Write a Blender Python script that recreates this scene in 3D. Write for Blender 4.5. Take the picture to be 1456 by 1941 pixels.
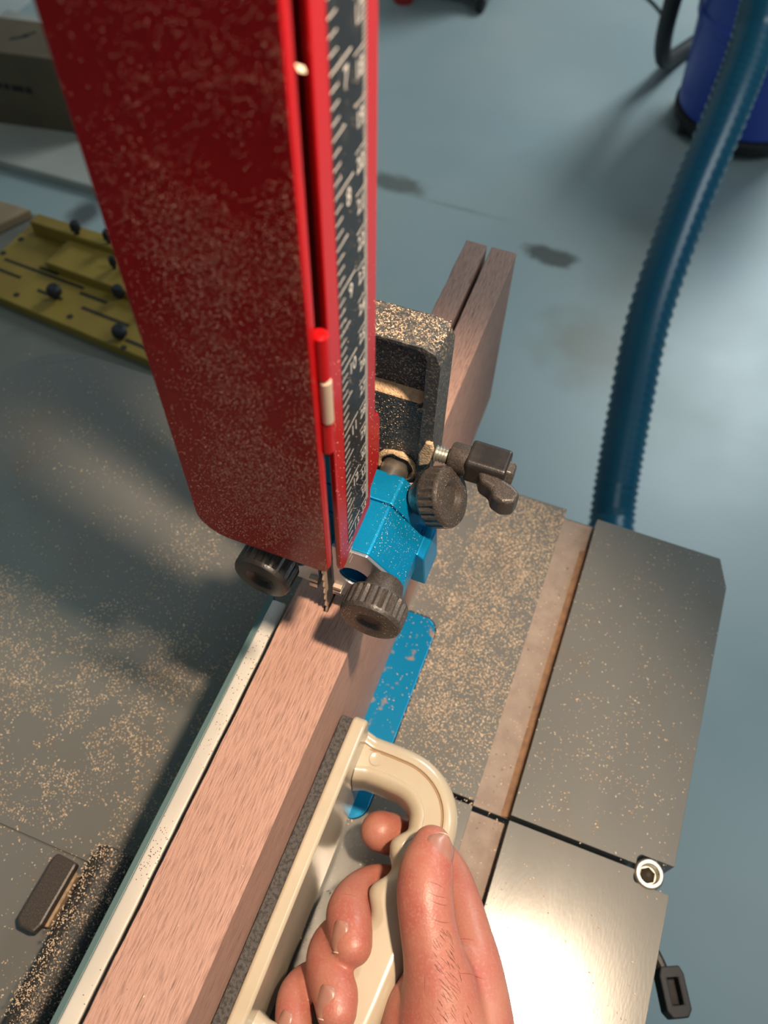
import bpy, bmesh, math, random
from mathutils import Vector, Matrix, noise
random.seed(7)
for o in list(bpy.data.objects): bpy.data.objects.remove(o)
SC = bpy.context.scene
COL = SC.collection
FZ = 92.0                      # saw table top stands 92 cm above the floor; coordinates below are cm from the table top
def V(p): return Vector((p[0]*.01, p[1]*.01, (p[2]+FZ)*.01))

# ------------------------------------------------------------------ camera
R0 = Vector((0.93364960, 0.35790469, 0.01423566))
R1 = Vector((0.30859135, -0.78355887, -0.53926513))
R2 = Vector((-0.18185104, 0.50787767, -0.84201572))
cd = bpy.data.cameras.new('camera'); cam = bpy.data.objects.new('camera', cd); COL.objects.link(cam)
cd.sensor_fit = 'VERTICAL'; cd.sensor_height = 36; cd.sensor_width = 27
cd.lens = 1614.2*36/1941; cd.clip_start = .01; cd.clip_end = 50
cam.matrix_world = Matrix(((R0.x, -R1.x, -R2.x, 0), (R0.y, -R1.y, -R2.y, 0), (R0.z, -R1.z, -R2.z, 0), (0, 0, 0, 1)))
cam.location = V((0, 0, 44.2))
cd.dof.use_dof = True; cd.dof.focus_distance = .315; cd.dof.aperture_fstop = 14
SC.camera = cam
# ------------------------------------------------------------------ light
SC.view_settings.view_transform = 'Standard'; SC.view_settings.look = 'None'
SC.view_settings.gamma = 1; SC.view_settings.use_curve_mapping = False
SC.view_settings.exposure = 0.0
w = bpy.data.worlds.new('room_ambience'); SC.world = w; w.use_nodes = True
bg = w.node_tree.nodes['Background']; bg.inputs[0].default_value = (.62, .86, .92, 1); bg.inputs[1].default_value = .105
def light(name, kind, loc, target, energy, color, **kw):
    l = bpy.data.lights.new(name, kind); o = bpy.data.objects.new(name, l); COL.objects.link(o)
    o.location = V(loc); l.energy = energy; l.color = color
    o.rotation_euler = (V(target)-V(loc)).to_track_quat('-Z', 'Y').to_euler()
    for k, v in kw.items(): setattr(l, k, v)
    return o
light('work_lamp', 'SPOT', (13, 10.5, 70), (-9, 8.5, 0), 30, (1, .76, .55), spot_size=math.radians(45), spot_blend=.6, shadow_soft_size=.018)
light('ceiling_tube_front', 'AREA', (55, -75, 165), (20, 90, -92), 4.5, (.86, .96, 1), shape='RECTANGLE', size=1.0, size_y=.3)
light('right_floor_fill', 'AREA', (150, 110, 170), (90, 100, -92), 15, (.86, .96, 1), shape='RECTANGLE', size=.4, size_y=1.2)  # added fill that brightens the right-hand floor, not a known fixture
light('ceiling_tube_back', 'AREA', (80, 400, 172), (40, 260, -92), 75, (.86, .97, 1), shape='RECTANGLE', size=1.0, size_y=1.3)

# ------------------------------------------------------------------ materials
MATS = {}
def nodes(name):
    m = bpy.data.materials.new(name); m.use_nodes = True; nt = m.node_tree
    return m, nt, nt.nodes['Principled BSDF']
def mat(name, col, rough=.5, metal=0., col2=None, nscale=40, stretch=(1, 1, 1), lo=.4, hi=.65, bump=0., bscale=300, detail=4, rvar=0., **kw):
    """principled material; optional second colour mixed by object-space noise, optional fine bump"""
    m, nt, b = nodes(name); L = nt.links
    b.inputs['Base Color'].default_value = (*col, 1); b.inputs['Roughness'].default_value = rough; b.inputs['Metallic'].default_value = metal
    for k, v in kw.items(): b.inputs[k.replace('_', ' ')].default_value = v
    tc = nt.nodes.new('ShaderNodeTexCoord'); mp = nt.nodes.new('ShaderNodeMapping'); mp.inputs['Scale'].default_value = stretch
    L.new(tc.outputs['Object'], mp.inputs[0])
    if col2 or rvar:
        n = nt.nodes.new('ShaderNodeTexNoise'); n.inputs['Scale'].default_value = nscale; n.inputs['Detail'].default_value = detail
        L.new(mp.outputs[0], n.inputs['Vector'])
        r = nt.nodes.new('ShaderNodeMapRange'); r.inputs[1].default_value = lo; r.inputs[2].default_value = hi
        L.new(n.outputs[0], r.inputs[0])
        if col2:
            x = nt.nodes.new('ShaderNodeMix'); x.data_type = 'RGBA'; x.inputs[6].default_value = (*col, 1); x.inputs[7].default_value = (*col2, 1)
            L.new(r.outputs[0], x.inputs[0]); L.new(x.outputs[2], b.inputs['Base Color'])
        if rvar:
            q = nt.nodes.new('ShaderNodeMapRange'); q.inputs[3].default_value = rough; q.inputs[4].default_value = min(1, rough+rvar)
            L.new(r.outputs[0], q.inputs[0]); L.new(q.outputs[0], b.inputs['Roughness'])
    if bump:
        n2 = nt.nodes.new('ShaderNodeTexNoise'); n2.inputs['Scale'].default_value = bscale; n2.inputs['Detail'].default_value = 3
        L.new(mp.outputs[0], n2.inputs['Vector'])
        bp = nt.nodes.new('ShaderNodeBump'); bp.inputs['Strength'].default_value = bump; bp.inputs['Distance'].default_value = .001
        L.new(n2.outputs[0], bp.inputs['Height']); L.new(bp.outputs[0], b.inputs['Normal'])
    MATS[name] = m
    return m
def mix_layer(m, col, fac_socket):
    """lay another colour over the material's base colour where fac_socket is 1"""
    nt = m.node_tree; b = nt.nodes['Principled BSDF']; x = nt.nodes.new('ShaderNodeMix'); x.data_type = 'RGBA'
    s = b.inputs['Base Color']
    if s.links: nt.links.new(s.links[0].from_socket, x.inputs[6])
    else: x.inputs[6].default_value = s.default_value[:]
    x.inputs[7].default_value = (*col, 1); nt.links.new(fac_socket, x.inputs[0]); nt.links.new(x.outputs[2], s)
def noise_mask(m, scale, lo, hi, stretch=(1, 1, 1), detail=5, off=(0, 0, 0)):
    nt = m.node_tree; tc = nt.nodes.new('ShaderNodeTexCoord'); mp = nt.nodes.new('ShaderNodeMapping')
    mp.inputs['Scale'].default_value = stretch; mp.inputs['Location'].default_value = off
    n = nt.nodes.new('ShaderNodeTexNoise'); n.inputs['Scale'].default_value = scale; n.inputs['Detail'].default_value = detail
    r = nt.nodes.new('ShaderNodeMapRange'); r.inputs[1].default_value = lo; r.inputs[2].default_value = hi
    nt.links.new(tc.outputs['Object'], mp.inputs[0]); nt.links.new(mp.outputs[0], n.inputs['Vector']); nt.links.new(n.outputs[0], r.inputs[0])
    return r.outputs[0]
def spot_mask(m, centre, size, wobble=.4, wscale=60, soft=.15):
    """1 inside a wobbly ellipse around centre (local metres)"""
    nt = m.node_tree; L = nt.links
    tc = nt.nodes.new('ShaderNodeTexCoord'); n = nt.nodes.new('ShaderNodeTexNoise'); n.inputs['Scale'].default_value = wscale
    mp = nt.nodes.new('ShaderNodeMapping'); mp.vector_type = 'TEXTURE'; mp.inputs['Location'].default_value = centre; mp.inputs['Scale'].default_value = size
    L.new(tc.outputs['Object'], mp.inputs[0]); L.new(tc.outputs['Object'], n.inputs['Vector'])
    ln = nt.nodes.new('ShaderNodeVectorMath'); ln.operation = 'LENGTH'; L.new(mp.outputs[0], ln.inputs[0])
    a = nt.nodes.new('ShaderNodeMath'); a.operation = 'MULTIPLY_ADD'; a.inputs[1].default_value = wobble*2; L.new(n.outputs[0], a.inputs[0]); L.new(ln.outputs['Value'], a.inputs[2])
    r = nt.nodes.new('ShaderNodeMapRange'); r.inputs[1].default_value = 1+wobble+soft; r.inputs[2].default_value = 1+wobble-soft
    L.new(a.outputs[0], r.inputs[0])
    return r.outputs[0]

floor_m = mat('blue grey epoxy floor', (.30, .38, .395), .34, col2=(.35, .405, .40), nscale=2.2, lo=.35, hi=.7, bump=.06, bscale=60, rvar=.12)
iron = mat('ground cast iron', (.215, .215, .20), .17, .42, col2=(.25, .245, .225), nscale=9, lo=.35, hi=.7, bump=.018, bscale=900, stretch=(1, .25, 1), rvar=.07)
mix_layer(iron, (.235, .18, .135), noise_mask(iron, 26, .56, 1.0, detail=8))
red = mat('glossy red enamel', (.33, .004, .005), .24, col2=(.29, .0035, .005), nscale=12, bump=.03, bscale=900, Specular_IOR_Level=.3)
blue = mat('blue anodised aluminium', (.0, .23, .47), .38, .55, col2=(.0, .27, .52), nscale=60, bump=.06, bscale=1600)
silver = mat('machined aluminium', (.42, .47, .52), .38, .85, bump=.08, bscale=1200)
steel = mat('bright steel', (.62, .60, .56), .28, .95, bump=.04, bscale=700, stretch=(1, 1, .1))
zinc = mat('zinc plated screw', (.55, .54, .47), .38, .9)
black = mat('black moulded plastic', (.016, .014, .014), .34, col2=(.03, .027, .024), nscale=120, bump=.1, bscale=1500)
dustyblack = mat('dusty black plastic', (.035, .03, .027), .40, col2=(.08, .062, .05), nscale=1500, lo=.42, hi=.75, bump=.15, bscale=1800)
casting = mat('black textured casting', (.028, .029, .029), .5, col2=(.17, .145, .11), nscale=1100, lo=.5, hi=.72, bump=.5, bscale=1700)
blade_m = mat('band saw steel', (.56, .44, .33), .42, .4, bump=.05)
scale_black = mat('black scale strip', (.012, .014, .017), .3, col2=(.03, .032, .034), nscale=200, lo=.5, hi=.8, bump=.05, bscale=900, Specular_IOR_Level=.12)
scale_white = mat('white scale print', (.52, .50, .47), .5)
cream = mat('cream plastic', (.45, .39, .29), .24, col2=(.42, .355, .255), nscale=30, Subsurface_Weight=.12, Subsurface_Radius=(.006, .004, .002), Coat_Weight=.3, Coat_Roughness=.1)
cream2 = mat('stained seam plastic', (.34, .20, .09), .4)
foam = mat('dark grey foam rubber', (.075, .068, .062), .9, col2=(.035, .032, .03), nscale=700, lo=.45, hi=.6, bump=.7, bscale=1500)
insert_m = mat('blue anodised insert', (.0, .21, .42), .30, .45, bump=.03, bscale=900)
mix_layer(insert_m, (.34, .25, .19), noise_mask(insert_m, 150, .60, .68, detail=6))
white_p = mat('white plastic face', (.50, .48, .435), .42, col2=(.45, .43, .39), nscale=30, bump=.05, bscale=600)
teal_al = mat('grey green anodised fence', (.075, .135, .14), .5, .3, bump=.05)
frame_m = mat('pale teal unseen frame', (.26, .46, .45), .4, col2=(.24, .43, .42), nscale=4)  # teal picked so the unseen frame tints the table's reflections
tan_m = mat('tan wood', (.36, .25, .15), .7, col2=(.28, .19, .11), nscale=30, stretch=(1, .15, 1))
chip_m, cnt, cb = nodes('sawdust')
gi = cnt.nodes.new('ShaderNodeNewGeometry'); rp = cnt.nodes.new('ShaderNodeValToRGB')
rp.color_ramp.elements[0].color = (.30, .20, .13, 1); rp.color_ramp.elements[1].color = (.66, .53, .39, 1)
e = rp.color_ramp.elements.new(.45); e.color = (.48, .36, .24, 1)
cnt.links.new(gi.outputs['Random Per Island'], rp.inputs[0]); cnt.links.new(rp.outputs[0], cb.inputs['Base Color']); cb.inputs['Roughness'].default_value = .85
dark_chip = mat('red brown wood shavings', (.15, .065, .035), .85)
fine_chip = mat('fine pinkish dust', (.42, .25, .20), .6)
pale_chip = mat('pale wood dust', (.62, .48, .36), .8)
dust_m = mat('packed sawdust', (.58, .41, .25), .9, col2=(.45, .30, .17), nscale=500, bump=.8, bscale=1400)
slot_film = mat('brown slot dust', (.23, .175, .14), .8, col2=(.29, .23, .185), nscale=120, lo=.35, hi=.7)
mix_layer(slot_film, (.10, .06, .045), noise_mask(slot_film, 420, .66, .72))
slot_heap = mat('rusty packed dust', (.30, .175, .095), .9, col2=(.20, .12, .075), nscale=150, bump=.5)
# walnut-like hardwood: pinkish brown with dark pores along the grain (local y)
wood, wt, wb = nodes('pinkish brown hardwood'); WL = wt.links
tc = wt.nodes.new('ShaderNodeTexCoord')
def wnoise(scale, stretch, detail=5, off=(0, 0, 0)):
    mp = wt.nodes.new('ShaderNodeMapping'); mp.inputs['Scale'].default_value = stretch; mp.inputs['Location'].default_value = off
    n = wt.nodes.new('ShaderNodeTexNoise'); n.inputs['Scale'].default_value = scale; n.inputs['Detail'].default_value = detail; n.inputs['Roughness'].default_value = .6
    WL.new(tc.outputs['Object'], mp.inputs[0]); WL.new(mp.outputs[0], n.inputs['Vector']); return n.outputs[0]
def wmix(a, b, fac, lo, hi):
    r = wt.nodes.new('ShaderNodeMapRange'); r.inputs[1].default_value = lo; r.inputs[2].default_value = hi; WL.new(fac, r.inputs[0])
    x = wt.nodes.new('ShaderNodeMix'); x.data_type = 'RGBA'; WL.new(r.outputs[0], x.inputs[0])
    for s, i in ((a, 6), (b, 7)):
        if isinstance(s, tuple): x.inputs[i].default_value = (*s, 1)
        else: WL.new(s, x.inputs[i])
    return x.outputs[2]
c = wmix((.40, .235, .18), (.31, .165, .125), wnoise(14, (1, .2, 1)), .35, .7)
fib = wnoise(1300, (1, .10, 1), 3)
c = wmix(c, (.21, .11, .085), fib, .48, .75)
por = wnoise(1500, (1, .055, .6), 2, (3, 1, 2))
c = wmix(c, (.15, .08, .06), por, .62, .74)
WL.new(c, wb.inputs['Base Color']); wb.inputs['Roughness'].default_value = .62
bp = wt.nodes.new('ShaderNodeBump'); bp.inputs['Strength'].default_value = .6; bp.inputs['Distance'].default_value = .0008
WL.new(fib, bp.inputs['Height']); WL.new(bp.outputs[0], wb.inputs['Normal'])
skin, st, sb = nodes('skin'); SL = st.links
sb.inputs['Roughness'].default_value = .42; sb.inputs['Subsurface Weight'].default_value = .12
sb.inputs['Subsurface Radius'].default_value = (.006, .0022, .0012); sb.inputs['Subsurface Scale'].default_value = 1
tc = st.nodes.new('ShaderNodeTexCoord')
def snoise(scale, lo, hi, detail=4):
    n = st.nodes.new('ShaderNodeTexNoise'); n.inputs['Scale'].default_value = scale; n.inputs['Detail'].default_value = detail
    r = st.nodes.new('ShaderNodeMapRange'); r.inputs[1].default_value = lo; r.inputs[2].default_value = hi
    SL.new(tc.outputs['Object'], n.inputs['Vector']); SL.new(n.outputs[0], r.inputs[0]); return r.outputs[0]
x1 = st.nodes.new('ShaderNodeMix'); x1.data_type = 'RGBA'; x1.inputs[6].default_value = (.40, .165, .115, 1); x1.inputs[7].default_value = (.37, .105, .082, 1)
SL.new(snoise(70, .35, .7), x1.inputs[0])
x2 = st.nodes.new('ShaderNodeMix'); x2.data_type = 'RGBA'; SL.new(x1.outputs[2], x2.inputs[6]); x2.inputs[7].default_value = (.42, .19, .14, 1)
SL.new(snoise(900, .5, .75), x2.inputs[0]); SL.new(x2.outputs[2], sb.inputs['Base Color'])
vo = st.nodes.new('ShaderNodeTexVoronoi'); vo.inputs['Scale'].default_value = 1100; SL.new(tc.outputs['Object'], vo.inputs['Vector'])
bp = st.nodes.new('ShaderNodeBump'); bp.inputs['Strength'].default_value = .1; bp.inputs['Distance'].default_value = .0005
SL.new(vo.outputs[0], bp.inputs['Height']); SL.new(bp.outputs[0], sb.inputs['Normal'])
nail_m = mat('finger nail', (.35, .155, .115), .35, col2=(.39, .19, .145), nscale=200, Subsurface_Weight=.1, Coat_Weight=.1)
nail_tip = mat('nail rim', (.50, .36, .27), .4)
sore = mat('sore red spot', (.45, .05, .04), .4)
crease_m = mat('painted fold shade', (.30, .085, .06), .5)  # darker skin tone painted as the shade inside the folds
hair_m = mat('arm hair', (.10, .05, .035), .5)
hose_m = mat('teal blue ribbed hose', (.005, .09, .165), .30, col2=(.006, .10, .165), nscale=20)
drum_m = mat('blue plastic drum', (.02, .06, .42), .35, col2=(.02, .06, .37), nscale=5)
yellow = mat('yellow painted wood', (.31, .20, .03), .55, col2=(.26, .16, .025), nscale=25)
card = mat('brown cardboard', (.135, .10, .06), .8, col2=(.115, .085, .05), nscale=12)
ink = mat('black ink', (.012, .012, .012), .7)
bench_m = mat('grey beige laminate', (.20, .195, .165), .5, col2=(.17, .165, .14), nscale=8)
white_m = mat('off white paint', (.44, .43, .38), .6, col2=(.38, .37, .33), nscale=6)
wall_m = mat('painted wall', (.55, .57, .56), .7, col2=(.5, .52, .51), nscale=2)
rubber = mat('black rubber', (.012, .012, .013), .6, bump=.1)
slot_dark = mat('dark groove', (.03, .022, .01), .8)

# ------------------------------------------------------------------ mesh helpers (all in cm)
WLOC = {}
def put(o, pos, parent=None):
    COL.objects.link(o); WLOC[o.name] = pos.copy()
    if parent is not None:
        o.parent = parent; o.location = pos - WLOC[parent.name]
    else: o.location = pos
def thing(name, loc, label, cat, group=None):
    o = bpy.data.objects.new(name, None); o.empty_display_size = .02; put(o, V(loc))
    o['label'] = label; o['category'] = cat
    if group: o['group'] = group
    return o
def tag(o, label=None, cat=None, group=None, kind=None):
    for k, v in (('label', label), ('category', cat), ('group', group), ('kind', kind)):
        if v: o[k] = v
    return o
def obj(name, g, m, parent=None, smooth=False, bevel=0, seg=2, origin=None, angle=35, label=None):
    vs, fs = g
    P = [V(v) for v in vs]
    lo = Vector([min(p[i] for p in P) for i in range(3)]); hi = Vector([max(p[i] for p in P) for i in range(3)])
    c = V(origin) if origin else Vector(((lo.x+hi.x)/2, (lo.y+hi.y)/2, lo.z))
    me = bpy.data.meshes.new(name); me.from_pydata([p-c for p in P], [], fs)
    bm = bmesh.new(); bm.from_mesh(me); bmesh.ops.recalc_face_normals(bm, faces=bm.faces[:]); bm.to_mesh(me); bm.free()
    me.materials.append(m)
    o = bpy.data.objects.new(name, me); put(o, c, parent)
    if smooth:
        me.polygons.foreach_set('use_smooth', [True]*len(me.polygons))
        try: me.set_sharp_from_angle(angle=math.radians(angle))
        except Exception: pass
    if bevel:
        b = o.modifiers.new('bevel', 'BEVEL'); b.width = bevel*.01; b.segments = seg; b.limit_method = 'ANGLE'; b.angle_limit = math.radians(30); b.harden_normals = False
    if label: o['label'] = label
    return o
def J(*gs):
    vs, fs = [], []
    for v, f in gs:
        k = len(vs); vs += list(v); fs += [tuple(i+k for i in q) for q in f]
    return vs, fs
def box(x0, x1, y0, y1, z0, z1):
    v = [(x0, y0, z0), (x1, y0, z0), (x1, y1, z0), (x0, y1, z0), (x0, y0, z1), (x1, y0, z1), (x1, y1, z1), (x0, y1, z1)]
    return v, [(0, 3, 2, 1), (4, 5, 6, 7), (0, 1, 5, 4), (1, 2, 6, 5), (2, 3, 7, 6), (3, 0, 4, 7)]
def prism(poly, axis, a, b):
    """extrude 2-D polygon along axis: 'z' poly=(x,y); 'y' poly=(x,z); 'x' poly=(y,z)"""
    def mk(p, t): return {'z': (p[0], p[1], t), 'y': (p[0], t, p[1]), 'x': (t, p[0], p[1])}[axis]
    n = len(poly); v = [mk(p, a) for p in poly]+[mk(p, b) for p in poly]
    f = [tuple(range(n))[::-1], tuple(range(n, 2*n))]+[(i, (i+1) % n, (i+1) % n+n, i+n) for i in range(n)]
    return v, f
def rrect(x0, x1, y0, y1, r, n=6, corners=(1, 1, 1, 1)):
    out = []
    for k, (cx, cy, a) in enumerate(((x1-r, y1-r, 0), (x0+r, y1-r, 90), (x0+r, y0+r, 180), (x1-r, y0+r, 270))):
        if corners[k]:
            for i in range(n+1):
                t = math.radians(a+90*i/n); out.append((cx+r*math.cos(t), cy+r*math.sin(t)))
        else: out.append(((x1, y1), (x0, y1), (x0, y0), (x1, y0))[k])
    return out
def frame(d):
    d = Vector(d).normalized(); u = d.cross(Vector((0, 0, 1)))
    if u.length < .05: u = d.cross(Vector((1, 0, 0)))
    u.normalize(); return d, u, d.cross(u).normalized()
def lathe(origin, d, prof, n=32, caps=True):
    """prof: list of (t along d, radius)"""
    d, u, w = frame(d); o = Vector(origin); vs, fs = [], []
    for t, r in prof:
        for i in range(n):
            a = 2*math.pi*i/n; vs.append(tuple(o+d*t+(u*math.cos(a)+w*math.sin(a))*r))
    for k in range(len(prof)-1):
        for i in range(n):
            j = (i+1) % n; fs.append((k*n+i, k*n+j, k*n+n+j, k*n+n+i))
    if caps: fs += [tuple(range(n))[::-1], tuple(range((len(prof)-1)*n, len(prof)*n))]
    return vs, fs
def spline(pts, n):
    """Catmull-Rom through pts of (x,y,z,...) -> n samples per segment"""
    P = [pts[0]]+list(pts)+[pts[-1]]; out = []
    for k in range(1, len(P)-2):
        for i in range(n):
            t = i/n; a, b, c, d = P[k-1:k+3]
            out.append(tuple(.5*(2*b[j]+(c[j]-a[j])*t+(2*a[j]-5*b[j]+4*c[j]-d[j])*t*t+(3*b[j]-a[j]-3*c[j]+d[j])*t**3) for j in range(len(pts[0]))))
    out.append(tuple(pts[-1])); return out
def tube(path, n=16, round_ends=False, ecc=None):
    """path of (x,y,z,r)"""
    pts = [Vector(p[:3]) for p in path]; rad = [p[3] for p in path]
    if round_ends:
        d0 = (pts[0]-pts[1]).normalized(); d1 = (pts[-1]-pts[-2]).normalized(); A, B = [], []
        for k in range(1, 6):
            a = math.pi/2*k/6
            A.append((pts[0]+d0*rad[0]*math.sin(a), rad[0]*math.cos(a))); B.append((pts[-1]+d1*rad[-1]*math.sin(a), rad[-1]*math.cos(a)))
        pts = [p for p, _ in A[::-1]]+pts+[p for p, _ in B]; rad = [r for _, r in A[::-1]]+rad+[r for _, r in B]
    vs, fs = [], []; up = None
    for k, p in enumerate(pts):
        d = (pts[min(k+1, len(pts)-1)]-pts[max(k-1, 0)]).normalized()
        if up is None: _, up, w_ = frame(d)
        up = (up-d*up.dot(d)).normalized(); w_ = d.cross(up)
        for i in range(n):
            a = 2*math.pi*i/n; vs.append(tuple(p+(up*math.cos(a)+w_*math.sin(a))*rad[k]))
    m = len(pts)
    for k in range(m-1):
        for i in range(n):
            j = (i+1) % n; fs.append((k*n+i, k*n+j, k*n+n+j, k*n+n+i))
    fs += [tuple(range(n))[::-1], tuple(range((m-1)*n, m*n))]
    return vs, fs
def cut(base, cutters):
    """base minus cutters, computed once; returns plain verts/faces in cm"""
    tmp = []
    def tobj(g):
        me = bpy.data.meshes.new('tmp'); me.from_pydata([tuple(Vector(v)) for v in g[0]], [], g[1])
        bm = bmesh.new(); bm.from_mesh(me); bmesh.ops.recalc_face_normals(bm, faces=bm.faces[:]); bm.to_mesh(me); bm.free()
        o = bpy.data.objects.new('tmp', me); COL.objects.link(o); tmp.append(o); return o
    b = tobj(base)
    for g in cutters:
        q = b.modifiers.new('b', 'BOOLEAN'); q.operation = 'DIFFERENCE'; q.solver = 'EXACT'; q.object = tobj(g)
    ev = b.evaluated_get(bpy.context.evaluated_depsgraph_get()); me = bpy.data.meshes.new_from_object(ev)
    out = ([tuple(v.co) for v in me.vertices], [tuple(p.vertices) for p in me.polygons])
    for o in tmp: bpy.data.objects.remove(o)
    bpy.data.meshes.remove(me); return out
def chips(name, pts, m, parent, size=(.05, .12), origin=(0, 0, 0), flat=.45, label=None, thing_label=None, cat=None, elong=2.4):
    """loose chips at (point, normal): small flattened octahedra, one mesh of stuff"""
    vs, fs = [], []
    for p, nrm in pts:
        d, u, w_ = frame(nrm); a = random.uniform(0, 6.28); u, w_ = u*math.cos(a)+w_*math.sin(a), w_*math.cos(a)-u*math.sin(a)
        s = random.uniform(*size)*.5; l = s*random.uniform(1, elong); h = s*flat*random.uniform(.7, 1.5)
        tilt = random.uniform(-.35, .35); u2 = (u+d*tilt).normalized()
        o = Vector(p)+d*h*.8; k = len(vs)
        for q in (u2*l, w_*s, -u2*l*random.uniform(.6, 1), -w_*s*random.uniform(.6, 1), d*h, -d*h): vs.append(tuple(o+q))
        fs += [(k, k+1, k+4), (k+1, k+2, k+4), (k+2, k+3, k+4), (k+3, k, k+4), (k+1, k, k+5), (k+2, k+1, k+5), (k+3, k+2, k+5), (k, k+3, k+5)]
    o = obj(name, (vs, fs), m, parent, origin=origin)
    o['kind'] = 'stuff'
    if thing_label: tag(o, thing_label, cat)
    if label: o['label'] = label
    return o
def nz(x, y, s): return noise.noise(Vector((x*s, y*s, 3.7)))
def scatter(n, x0, x1, y0, y1, fn, cap=200000):
    """n accepted points in a rectangle with acceptance fn(x,y) in 0..1"""
    out = []; t = 0
    while len(out) < n and t < cap:
        t += 1; x = random.uniform(x0, x1); y = random.uniform(y0, y1)
        if random.random() < fn(x, y): out.append((x, y))
    return out

# ------------------------------------------------------------------ setting
fl = obj('floor', ([(-330, -200, -92), (260, -200, -92), (260, 460, -92), (-330, 460, -92), (-330, -200, -94), (260, -200, -94), (260, 460, -94), (-330, 460, -94)],
                   [(0, 1, 2, 3), (7, 6, 5, 4), (0, 4, 5, 1), (1, 5, 6, 2), (2, 6, 7, 3), (3, 7, 4, 0)]), floor_m, origin=(0, 0, -92)); fl['kind'] = 'structure'
def fsp(px, sx, sy, col, **k): mix_layer(floor_m, col, spot_mask(floor_m, (px[0]*.01, px[1]*.01, 0), (sx*.01, sy*.01, .1), **k))
fsp((-18.5, 163.5), 6.2, 3.0, (.085, .095, .085), wobble=.5, wscale=25, soft=.25)
fsp((-1.5, 139), 11, 10, (.25, .26, .225), wobble=.6, wscale=14, soft=.5)
fsp((26, 52), 1.5, 1.5, (.1, .12, .09), wscale=90)
fsp((2, 165), 7, 26, (.255, .285, .265), wobble=.6, wscale=9, soft=.8)
fsp((-62, 175), 7, 3.2, (.15, .165, .15), wobble=.6, wscale=25, soft=.4)
fsp((-75, 173), 7, .8, (.22, .25, .24), wobble=.6, wscale=20, soft=.4)
fsp((-45, 172), 12, .5, (.24, .29, .29), wobble=.7, wscale=20, soft=.5)
fsp((-128, 136), 3.4, 5, (.10, .11, .11), wobble=.4, wscale=25, soft=.4)
wl = obj('wall_left', box(-203, -196, -200, 460, -92, 170), wall_m); wl['kind'] = 'structure'
wb_ = obj('wall_back', box(-330, 260, 460, 468, -92, 170), wall_m); wb_['kind'] = 'structure'

# ------------------------------------------------------------------ saw table
tbl = thing('band_saw', (-13, 5, -92), 'band saw with grey cast iron table and mitre slot', 'band saw')
outline = [(11.05, -40), (11.05, 29.1), (10.4, 30.95), (-33, 31.2)]
for i in range(9):
    t = math.radians(90+90*i/8); outline.append((-32.9+5.2*math.cos(t), 26.0+5.2*math.sin(t)))
outline += [(-38.1, -40)]
top = cut(prism(outline, 'z', -3.6, 0), [
    box(.95, 2.88, -50, 50, -.95, 1),
    box(-6, 20, 11.83, 12.1, -8, 1),
    prism(rrect(9.25, 12.2, 11.25, 12.62, .25), 'z', -8, 1),
    prism(rrect(-10.95, -3.9, 8.95, 20.95, .95), 'z', -8, 1),
    box(-40, -10.4, 2.47, 2.55, -.15, 1)])
obj('table_top', top, iron, tbl, bevel=.018, seg=1, origin=(0, 0, 0))
for y0, y1 in ((-6, 3), (23, 28)): obj('trunnion', box(-20, 2, y0, y1, -12, -3.6), rubber, tbl, bevel=.3)
obj('added_shade_column', box(-54, -42, 10, 27, -60, 66), frame_m, tbl, bevel=1)  # unseen column, added to shade the left side of the table
obj('added_shade_housing', prism(rrect(-54, -2, 66, 122, 14, 8), 'y', 8, 32), frame_m, tbl, bevel=1)  # unseen housing, added overhead to keep ceiling light off the table
obj('saw_base', J(box(-27, 1, -18, 29, -92, -12)), casting, tbl, bevel=1)
obj('saw_base', box(-54, -27, -10, 29, -92, -60), casting, tbl, bevel=1)
pin = obj('table_pin', cut(lathe((9.95, 11.85, -2.6), (0, 0, 1), [(0, .45), (1.9, .45), (1.9, .72), (2.55, .74), (2.72, .66)], 32), [lathe((9.95, 11.85, -.35), (0, 0, 1), [(0, .46), (1, .48)], 24)]), zinc, tbl, smooth=True, bevel=.03, label='zinc plated alignment screw in the edge notch')
obj('socket', lathe((9.95, 11.85, -.34), (0, 0, 1), [(0, .4), (.12, .28), (.25, .12)], 6), slot_dark, pin)
lv = obj('trunnion_lever', J(tube(spline([(10.2, 12.2, -7, .32), (12.4, 10.1, -7, .32), (13.3, 9.1, -7, .3)], 4), 10)), black, tbl, smooth=True, label='black locking lever under the table edge')
hd = Vector((.42, -.9, 0)).normalized(); hs = Vector((hd.y, -hd.x, 0))
def lev(a, b, z): p = Vector((13.45, 9.2, z))+hd*a+hs*b; return (p.x, p.y)
g = prism([lev(-.3, -.5, 0), lev(.1, -.66, 0), lev(1.75, -.66, 0), lev(2.1, -.4, 0), lev(2.1, .4, 0), lev(1.75, .66, 0), lev(.1, .66, 0), lev(-.3, .5, 0)], 'z', -7.6, -6.4)
g = cut(g, [prism([lev(.25, -.28, 0), lev(1.5, -.28, 0), lev(1.5, .28, 0), lev(.25, .28, 0)], 'z', -7.1, -5)])
obj('lever_grip', g, rubber, lv, bevel=.08)

obj('slot_dust', J(box(.97, 2.86, -38, 11.8, -.95, -.935), box(.97, 2.86, 12.12, 30.9, -.95, -.935)), slot_film, tbl)['kind'] = 'stuff'
obj('slot_dust', J(prism([(2.45, -.935), (2.86, -.935), (2.86, -.62), (2.7, -.8)], 'y', 12.13, 29)), slot_heap, tbl)['kind'] = 'stuff'
ins = obj('table_insert', cut(prism(rrect(-10.9, -3.95, 9.0, 20.9, .9), 'z', -.5, -.02), [box(-7.7, -7.15, 8, 15.6, -2, 2)]), insert_m, bevel=.04)
tag(ins, 'blue anodised rounded table insert beside the wooden board', 'insert')

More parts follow.
